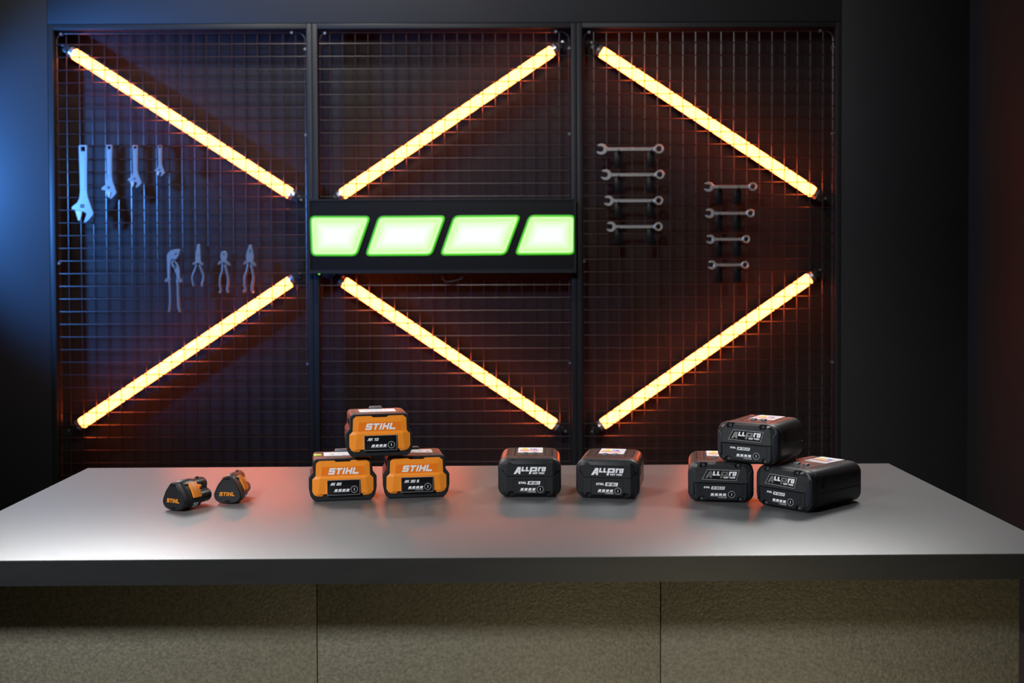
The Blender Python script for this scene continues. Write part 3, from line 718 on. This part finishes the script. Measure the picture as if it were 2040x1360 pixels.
def ap_top(t, blen, zt, seed, y0=.020):
    """grooves, vents, tabs and warning label on the top of an AP style battery"""
    bm = bmesh.new()
    for s in (-1, 1): box(bm, s * .0262 - .0015, s * .0262 + .0015, y0 + .012, blen - .001, zt - .003, zt + .00015)
    finish('top_groove', bm, M_PIT, t)
    bm = bmesh.new(); random.seed(seed)
    for s in (-1, 1):
        for r in range(9):
            for k in range(2):
                x = s * (.033 + k * .0045) ; y = y0 + .012 + r * .0085 + (k % 2) * .003
                if y < blen - .008: box(bm, x - .0018, x + .0018, y, y + .0016, zt - .001, zt + .00018)
    for k in range(9):
        x = -.020 + k * .005; y = y0 + .008 + (k % 2) * .004; box(bm, x - .0014, x + .0014, y, y + .0018, zt - .001, zt + .00018)
        box(bm, x + .0008, x + .0032, y - .004, y - .0025, zt - .001, zt + .00018)
    finish('vent_slots', bm, M_PIT, t)
    for x in (-.0085, .0085):
        bm = bmesh.new(); box(bm, x - .0042, x + .0042, y0 + .026, y0 + .034, zt - .001, zt + .0028, bev=.0008); finish('contact_tab', bm, M_TAB, t)
    ly0, ly1 = blen - .058, blen - .004
    bm = bmesh.new(); box(bm, -.0215, .0215, ly0, ly1, zt - .0002, zt + .0004); lab = finish('warning_label', bm, M_LABEL, t)
    zz = zt + .00042
    bm = bmesh.new(); q = [(-.0155, ly0 + .030), (-.0035, ly0 + .030), (-.0095, ly0 + .050)]
    loft(bm, [[(x, y, zt) for x, y in q], [(x, y, zz) for x, y in q]]); finish('warning_triangle', bm, M_YEL, lab)
    bm = bmesh.new(); box(bm, -.0165, -.0025, ly0 + .026, ly0 + .034, zt, zz - .00001)
    finish('warning_band', bm, M_YEL, lab)
    bm = bmesh.new()
    for k in range(7): x = -.018 + k * .0027; box(bm, x, x + .0021, ly0 + .015 + (k % 2) * .002, ly0 + .025, zt, zz)
    for k in range(5): x = .001 + k * .0028; box(bm, x, x + .0021, ly0 + .014, ly0 + .022 + (k % 2) * .003, zt, zz)
    finish('red_print', bm, M_RED, lab)
    bm = bmesh.new(); box(bm, .000, .003, ly0 + .030, ly0 + .042, zt, zz); box(bm, .0045, .011, ly0 + .028, ly0 + .040, zt, zz); finish('blue_print', bm, M_BLUE, lab)
    bm = bmesh.new(); box(bm, .0125, .0130, ly0 + .018, ly0 + .044, zt, zz)
    for k in range(6): box(bm, -.018 + k * .005, -.0155 + k * .005, ly0 + .006, ly0 + .0075, zt, zz)
    for k in range(4): box(bm, .0145, .0195, ly0 + .018 + k * .007, ly0 + .0195 + k * .007, zt, zz)
    finish('label_print', bm, M_GREY, lab)

def ap_casing(t, blen, front_mat, mid_seam=True):
    """rounded box: front cap and body"""
    bm = bmesh.new()
    def R(d): return rrect(.0535 - d, d, .0655 - d, .0155 - d * .5, .0150 - d * .5, 6)
    def bulge(r): return [(x * (1 - .035 * max(0, (abs(zz - .032) / .033)) ** 2), zz) for x, zz in r]
    loft(bm, [[(x, y, zz) for x, zz in bulge(R(d))] for d, y in ((.0042, 0), (.0012, .0020), (0, .0055), (0, .0155), (.0004, .0165))])
    finish('end_cap', bm, M_BLK, t)
    bm = bmesh.new()
    loft(bm, [[(x, y, zz) for x, zz in bulge(R(d))] for d, y in ((.0022, .0150), (.0022, .0172), (.0008, .0180), (.0008, blen - .006), (.0028, blen - .0015), (.005, blen))])
    finish('casing', bm, M_BODY, t)
    if mid_seam:
        bm = bmesh.new()
        for s in (-1, 1): box(bm, s * .0527 - .0005, s * .0527 + .0005, .019, blen - .006, .0262, .0276)
        finish('side_ridge', bm, M_PAD, t)
    # side vents
    for s in (-1, 1):
        bm = bmesh.new()
        def sx(z): return s * .0527 * (1 - .035 * (abs(z - .032) / .033) ** 2)
        for k in range(5):
            y = .028 + (k % 2) * .004 ; z = .036 + k * .0042
            box(bm, sx(z) - s * .0006, sx(z) + s * .0001, y, y + .0034, z, z + .0028)
            box(bm, sx(z) - s * .0006, sx(z) + s * .0001, y + .005, y + .0075, z + .001, z + .0034)
        bn = bmesh.new(); box(bn, sx(.047) - s * .0006, sx(.047) + s * .0001, blen - .022, blen - .016, .046, .0485); finish('side_notch', bn, M_PIT, t)
        finish('side_vents', bm, M_PIT, t)

def facet_plate(bm, half_a, half_b, ya, yb, mi=0):
    A, B = mm(mirror(half_a)), mm(mirror(half_b))
    loft(bm, [[(x, .003, zz) for x, zz in A], [(x, ya, zz) for x, zz in A], [(x, yb, zz) for x, zz in B]], cap0=True, cap1=True, mi=mi)

def consumer_battery(px, py, yaw_deg, model, label, seed):
    p = on_z(px, py, ZT_); t = thing('tool_battery', label, 'battery', (p.x, p.y, ZT_), -math.radians(yaw_deg), 'plain black tool batteries with white lettering')
    ap_casing(t, .122, M_BLK, False); ap_top(t, .122, .0647, seed)
    A = [(0, 55.4), (29, 55.4), (33, 60.4), (41, 60.4), (48.4, 54), (50.2, 40), (50.2, 22), (47.5, 10), (42.5, 4.6), (37, 3.8), (33.6, 9.8), (26.8, 9.8), (25.8, 6.0), (0, 6.0)]
    B = [(0, 54.4), (28.4, 54.4), (32.6, 59.4), (36.6, 59.0), (38.6, 56), (38.8, 40), (38.8, 22), (38.6, 10), (38.0, 6.4), (37, 5.4), (34.2, 10.8), (26.2, 10.8), (25.0, 7.0), (0, 7.0)]
    bm = bmesh.new(); facet_plate(bm, A, B, .0006, -.0045); finish('front_plate', bm, M_BLK, t, sharp=12)
    y = -.0045
    bm = bmesh.new(); prism(bm, mm([(-39.0, 36.3), (39.0, 36.3), (38.6, 34.9), (-38.6, 34.9)]), y - .0002, y + .001); finish('groove_shade_strip', bm, M_PIT, t)  # thin proud dark strip, paints in the shade of a groove
    bm = bmesh.new()
    for s in (-1, 1): prism(bm, mm([(s * 38.8, 36.3), (s * 47, 46.5), (s * 46.4, 46.7), (s * 38.5, 37.5)]), -.0046, -.0008)
    finish('side_crease', bm, M_PIT, t)
    bm = bmesh.new(); ring_prism(bm, mm([(-26.9, 6.6), (27.1, 6.6), (27.1, 31.0), (-26.9, 31.0)]), mm([(-26.4, 7.1), (26.6, 7.1), (26.6, 30.5), (-26.4, 30.5)]), y - .0002, y + .001); finish('label_groove', bm, M_PIT, t)
    for x, z in ((-26.7, 60.2), (26.7, 60.2), (-30.2, 5.6), (30.2, 5.6)):
        bm = bmesh.new(); yo = .0012 if z > 30 else .0004
        ring_prism(bm, circ(x / 1000, z / 1000, .0038, 18), circ(x / 1000, z / 1000, .0032, 18), yo - .0012, yo + .003, mi=0)
        prism(bm, circ(x / 1000, z / 1000, .0033, 18), yo - .0005, yo + .003, mi=1)
        s = finish('screw_hole', bm, [M_BLK, M_PIT], t)
        bm = bmesh.new(); ring_prism(bm, circ(x / 1000, z / 1000, .0015, 12), circ(x / 1000, z / 1000, .0009, 12), yo - .0008, yo - .0002); finish('screw', bm, M_PAD, s)
    allpro(t, y, M_WHITE, M_WHITE)
    word('brand_lettering', 'STIHL', -18.6, 23.2, 3.7, 13.4, y, M_WHITE, t, t=.26, shear=.25)
    bm = bmesh.new(); prism(bm, mm([(-3.6, 22.0), (17.2, 22.0), (18.4, 27.8), (-2.2, 27.8)]), y - .0003, y + .0004); bd = finish('model_badge', bm, M_WHITE, t)
    word('model_lettering', model, -1.0, 23.1, 3.5, 15.8, y - .0003, M_PIT, bd, t=.2, shear=.22)
    leds(t, -.0160, .0100, .0110, .0162, y); button(t, .0180, .0142, y, .0052)
    word('small_lettering', 'LITHIUM-ION', -3.2, 8.9, 1.3, 13.2, y, M_WHITE, t)
    return t
consumer_battery(1055, 990, 2, 'AP 20.1', 'plain black battery marked AP 20.1, in the centre of the table', 11)
consumer_battery(1210, 993, 10.5, 'AP 30.1', 'plain black battery marked AP 30.1, turned slightly to the left', 12)

def pro_battery(px, py, z, yaw_deg, model, blen, label, seed):
    p = on_z(px, py, z); t = thing('tool_battery', label, 'battery', (p.x, p.y, z), -math.radians(yaw_deg), 'black tool batteries with brushed metal fronts')
    ap_casing(t, blen, M_BLK, True); ap_top(t, blen, .0647, seed)
    A = [(0, 63.8), (22, 63.8), (24.4, 58.0), (31.6, 58.0), (33.8, 63.6), (40, 62.6), (46.2, 57.5), (49.4, 50), (50.4, 40), (50.4, 32.2), (0, 32.2)]
    B = [(0, 62.4), (21.2, 62.4), (23.8, 56.6), (32.2, 56.6), (34.4, 61.6), (37, 60.8), (39.5, 57.0), (40.8, 50), (41.4, 40), (41.4, 32.6), (0, 32.6)]
    bm = bmesh.new(); facet_plate(bm, A, B, .0006, -.0048); finish('brushed_plate', bm, M_BRUSH, t, sharp=12)
    A = [(0, 31.6), (50.4, 31.6), (50.2, 22), (47.5, 10), (42.5, 4.6), (38, 3.6), (34.8, 9.2), (27.4, 9.2), (25.4, 3.8), (0, 3.8)]
    B = [(0, 31.0), (41.0, 31.0), (40.6, 22), (40.0, 10), (39.4, 6.4), (38, 5.2), (34.2, 10.4), (27.8, 10.4), (26.2, 5.0), (0, 5.0)]
    bm = bmesh.new(); facet_plate(bm, A, B, .0006, -.0042); finish('front_plate', bm, M_BLK2, t, sharp=12)
    # recessed label panel outline
    lp = mm(mirror([(0, 30.4), (35.4, 30.4), (35.4, 13), (32.5, 12.4), (28.5, 11.6), (25.2, 7.0), (0, 7.0)]))
    bm = bmesh.new(); ring_prism(bm, lp, inset2(lp, .0005), -.0044, -.003); finish('label_groove', bm, M_PIT, t)
    bm = bmesh.new(); prism(bm, inset2(lp, .0006), -.0043, -.003); finish('label_panel', bm, M_BLK2, t)
    for s in (-1, 1):                                   # side grip pads on the sloping flanks
        bm = bmesh.new()
        def yf(x): return -.0042 + (abs(x) - .041) / .0094 * .0048
        pad = mm([(44.2, 47), (49.6, 53), (51.0, 46), (51.0, 20), (48.0, 9.5), (44.2, 14)])
        loft(bm, [[(s * x, yf(x) + .002, zz) for x, zz in pad], [(s * x, yf(x) - .0009, zz) for x, zz in pad], [(s * x, yf(x) - .0013, zz) for x, zz in inset2(pad, .0006)]])
        finish('grip_pad', bm, M_PAD, t)
        bm = bmesh.new(); q = mm([(42.6, 49), (44.3, 47.2), (44.3, 14), (42.6, 12)])
        loft(bm, [[(s * x, yf(x) + .002, zz) for x, zz in q], [(s * x, yf(x) - .0003, zz) for x, zz in q]]); finish('grip_slot', bm, M_PIT, t)
    for x, zz in ((-28, 61.0), (28, 61.0), (-31, 6.2), (31, 6.2)):
        up = zz > 30; yo = .0010
        bm = bmesh.new()
        q = [(x - 5.4, 65.0), (x + 5.4, 65.0), (x + 3.4, 57.4), (x - 3.4, 57.4)] if up else [(x - 4.6, 3.4), (x + 4.6, 3.4), (x + 3.4, 9.4), (x - 3.4, 9.4)]
        prism(bm, mm(q), yo - (.0022 if up else .0008), yo + .004); s_ = finish('screw_recess', bm, M_PIT, t)
        bm = bmesh.new(); ring_prism(bm, circ(x / 1000, zz / 1000, .0021, 14), circ(x / 1000, zz / 1000, .0011, 14), yo - (.0034 if up else .002), yo - .0006, bev=.0002); finish('screw', bm, M_TAB, s_)
    y = -.0048
    bm = bmesh.new(); pb = mm([(-30.5, 38.0), (24.5, 36.8), (29.5, 53.6), (-21.5, 54.0)]); prism(bm, pb, y - .0006, y + .0005, bev=.0002); bd = finish('logo_badge', bm, M_GLASS, t)
    bm = bmesh.new(); ring_prism(bm, inset2(pb, -.0001), inset2(pb, .0005), y - .0008, y + .0002); finish('badge_frame', bm, M_GREY, bd)
    allpro(bd, y - .0007, M_WHITE, M_CHROMEL, .94, -.6, .2)
    y2 = -.0043
    word('brand_lettering', 'STIHL', -27.6, 23.4, 2.8, 9.6, y2, M_WHITE, t, t=.28, shear=.2)
    bm = bmesh.new(); prism(bm, mm([(-15.8, 21.6), (5.6, 21.6), (6.8, 26.4), (-14.8, 26.4)]), y2 - .0003, y2 + .0004); b2 = finish('model_badge', bm, M_WHITE, t)
    word('model_lettering', model, -14.0, 22.6, 2.8, 18.6, y2 - .0003, M_PIT, b2, t=.18, shear=.22)
    leds(t, -.0170, .0092, .0105, .0152, y2, slant=.1); button(t, .0172, .0140, y2, .0052)
    word('small_lettering', 'LITHIUM-ION', -4.5, 7.9, 1.2, 13.2, y2, M_WHITE, t)
    return t
pro_battery(1436, 1000, ZT_, 8.6, 'AP 200.0|P', .125, 'brushed front black battery marked AP 200.0 P, lower left of its stack', 21)
pro_battery(1560, 1013.5, ZT_, 48.3, 'AP 500.0|P', .146, 'black battery marked AP 500.0 P, turned to show its long side', 22)
pro_battery(1488.5, 923, ZT_ + .0660, 33.3, 'AP 100.0|P', .120, 'black battery marked AP 100.0 P, tilted on top of the two others', 23)

# ---------------------------------------------------------------- small three-sided batteries
def small_battery(px, py, yaw_deg, label):
    p = on_z(px, py, ZT_); t = thing('small_battery', label, 'battery', (p.x, p.y, ZT_), -math.radians(yaw_deg), 'small three-sided black batteries')
    def tri(s, dz=0.0, n=9, rt=.0108, rb=.0125):
        """rounded triangle, flat side down; s scales about its centre"""
        hw, h = .0226, .0438
        cs = [(hw - rb, rb, rb), (0, h - rt, rt), (-hw + rb, rb, rb)]
        rings = []
        m_ = len(cs)
        for i in range(m_):
            c0, c, c1 = cs[i - 1], cs[i], cs[(i + 1) % m_]
            def nrm(a, b):
                d = Vector((b[0] - a[0], b[1] - a[1])); l = d.length; d /= l
                # outer tangent of circles with different radii
                off = (a[2] - b[2]) / l; base = Vector((d.y, -d.x))
                return (base * math.sqrt(max(0, 1 - off * off)) + d * off)
            n0, n1 = nrm(c0, c), nrm(c, c1)
            a0 = math.atan2(n0.y, n0.x); a1 = math.atan2(n1.y, n1.x)
            while a1 < a0: a1 += 2 * math.pi
            for k in range(n):
                a = a0 + (a1 - a0) * k / (n - 1); rings.append((c[0] + c[2] * math.cos(a), c[1] + c[2] * math.sin(a)))
        # slight outward bulge of the flanks
        out = []
        for i, q in enumerate(rings):
            out.append(q)
            if i % n == n - 1:
                q2 = rings[(i + 1) % len(rings)]; mx_, mz_ = (q[0] + q2[0]) / 2, (q[1] + q2[1]) / 2
                d = Vector((q2[0] - q[0], q2[1] - q[1])).normalized(); out.append((mx_ + d.y * .0013, mz_ - d.x * .0013))
        cz = .0195
        return [(x * s, cz + (z - cz) * s + dz) for x, z in out]
    L = .040
    lift = .0016
    bm = bmesh.new(); loft(bm, [[(x, y, z + lift) for x, z in tri(s)] for s, y in ((.94, 0), (1.0, .0016), (1.0, .0085), (.985, .009))]); cap = finish('front_cap', bm, M_BLK, t)
    bm = bmesh.new(); loft(bm, [[(x, y, z + lift) for x, z in tri(s)] for s, y in ((.985, .0085), (1.005, .0092), (1.035, .020), (1.045, .032), (1.02, L), (.97, L + .002))]); finish('casing', bm, M_BODY, t)
    bm = bmesh.new(); o, i = tri(.945), tri(.86)
    ring_prism(bm, [(x, z + lift) for x, z in o], [(x, z + lift) for x, z in i], -.0007, .001, bev=.0003); finish('cap_rim', bm, M_BLK2, cap)
    bm = bmesh.new(); box(bm, -.0042, .0042, -.0010, .001, .0385 + lift, .0410 + lift); box(bm, -.0040, .0040, -.0010, .001, .0008 + lift, .0042 + lift); finish('cap_slot', bm, M_PIT, cap)
    word('brand_lettering', 'STIHL', -13.6, 11.4 + lift * 1000, 6.4, 25.4, .0, M_OLOGO, t, t=.24, shear=.24)
    # three joined cell sleeves behind
    bm = bmesh.new(); r = .0108
    def lobe():
        pts = []
        for cx, cz, a0, a1 in ((.0098, .0120, -90, 85), (0, .0305, -25, 205), (-.0098, .0120, 95, 270)):
            for k in range(9):
                a = math.radians(a0 + (a1 - a0) * k / 8); pts.append((cx + r * math.cos(a), cz + r * math.sin(a) + .002))
        return pts
    lb = lobe()
    def sl(s): return [(x * s, .019 + (z - .019) * s) for x, z in lb]
    loft(bm, [[(x, y, z + lift) for x, z in sl(s)] for s, y in ((.98, L), (.98, L + .026), (.93, L + .0285))]); finish('cell_sleeve', bm, M_BODY, t)
    bm = bmesh.new(); box(bm, -.0015, .0015, L + .012, L + .018, .042 + lift, .0445 + lift, bev=.0004); finish('key_rib', bm, M_BLK, t)
    # orange release clips on both flanks
    for s in (-1, 1):
        bm = bmesh.new()
        # flank direction of the triangle
        prof = [(.0215 - .0115 + .0115 * math.cos(a), .0115 + .0115 * math.sin(a)) for a in (math.radians(12),)]
        top = Vector((.0092, .0395)); bot = Vector((.0226, .0165)); nrm = Vector((.88, .47))
        def q(u, off): v = top * (1 - u) + bot * u + nrm * (off + .0016 * math.sin(math.pi * u)); return (s * v.x, v.y + lift)
        outer = []
        for u in (0, .2, .4, .6, .8, 1): outer.append(q(u, .0022))
        inner = [q(u, -.003) for u in (1, .8, .6, .4, .2, 0)]
        ring = outer + inner
        c = Vector((s * .012, .025 + lift))
        def sec(y, k): return [(x + (c.x - x) * k, y, z + (c.y - z) * k) for x, z in ring]
        loft(bm, [sec(.0215, .05), sec(.0240, 0), sec(.038, -.01), sec(.0405, .06)])
        tube(bm, [(q(.38, .0005)[0], .038, q(.38, .0005)[1]), (q(.38, .0005)[0], .0445, q(.38, .0005)[1])], [.0042, .0032], 10)
        finish('release_clip', bm, M_ORG, t)
        bm = bmesh.new(); a = q(-.05, .0006); b = q(.12, .0006)
        box(bm, min(a[0], b[0]) - .0006, max(a[0], b[0]) + .0004, .016, .024, min(a[1], b[1]), min(a[1], b[1]) + .0014); finish('clip_slot', bm, M_PIT, t)
    bm = bmesh.new(); oo, ii = tri(1.052)[1:6], tri(1.03)[1:6]
    ring = [(x, z + lift) for x, z in oo] + [(x, z + lift) for x, z in reversed(ii)]
    loft(bm, [[(x, .0215, z) for x, z in ring], [(x, .0325, z) for x, z in ring]])
    finish('underside_label', bm, M_LABEL, t)
    return t
small_battery(345.5, 1017.5, 26, 'small black battery lying turned, its orange side clip and round cells in view')
small_battery(453, 1003.5, 3, 'small black battery facing straight ahead, nearer the orange stack')
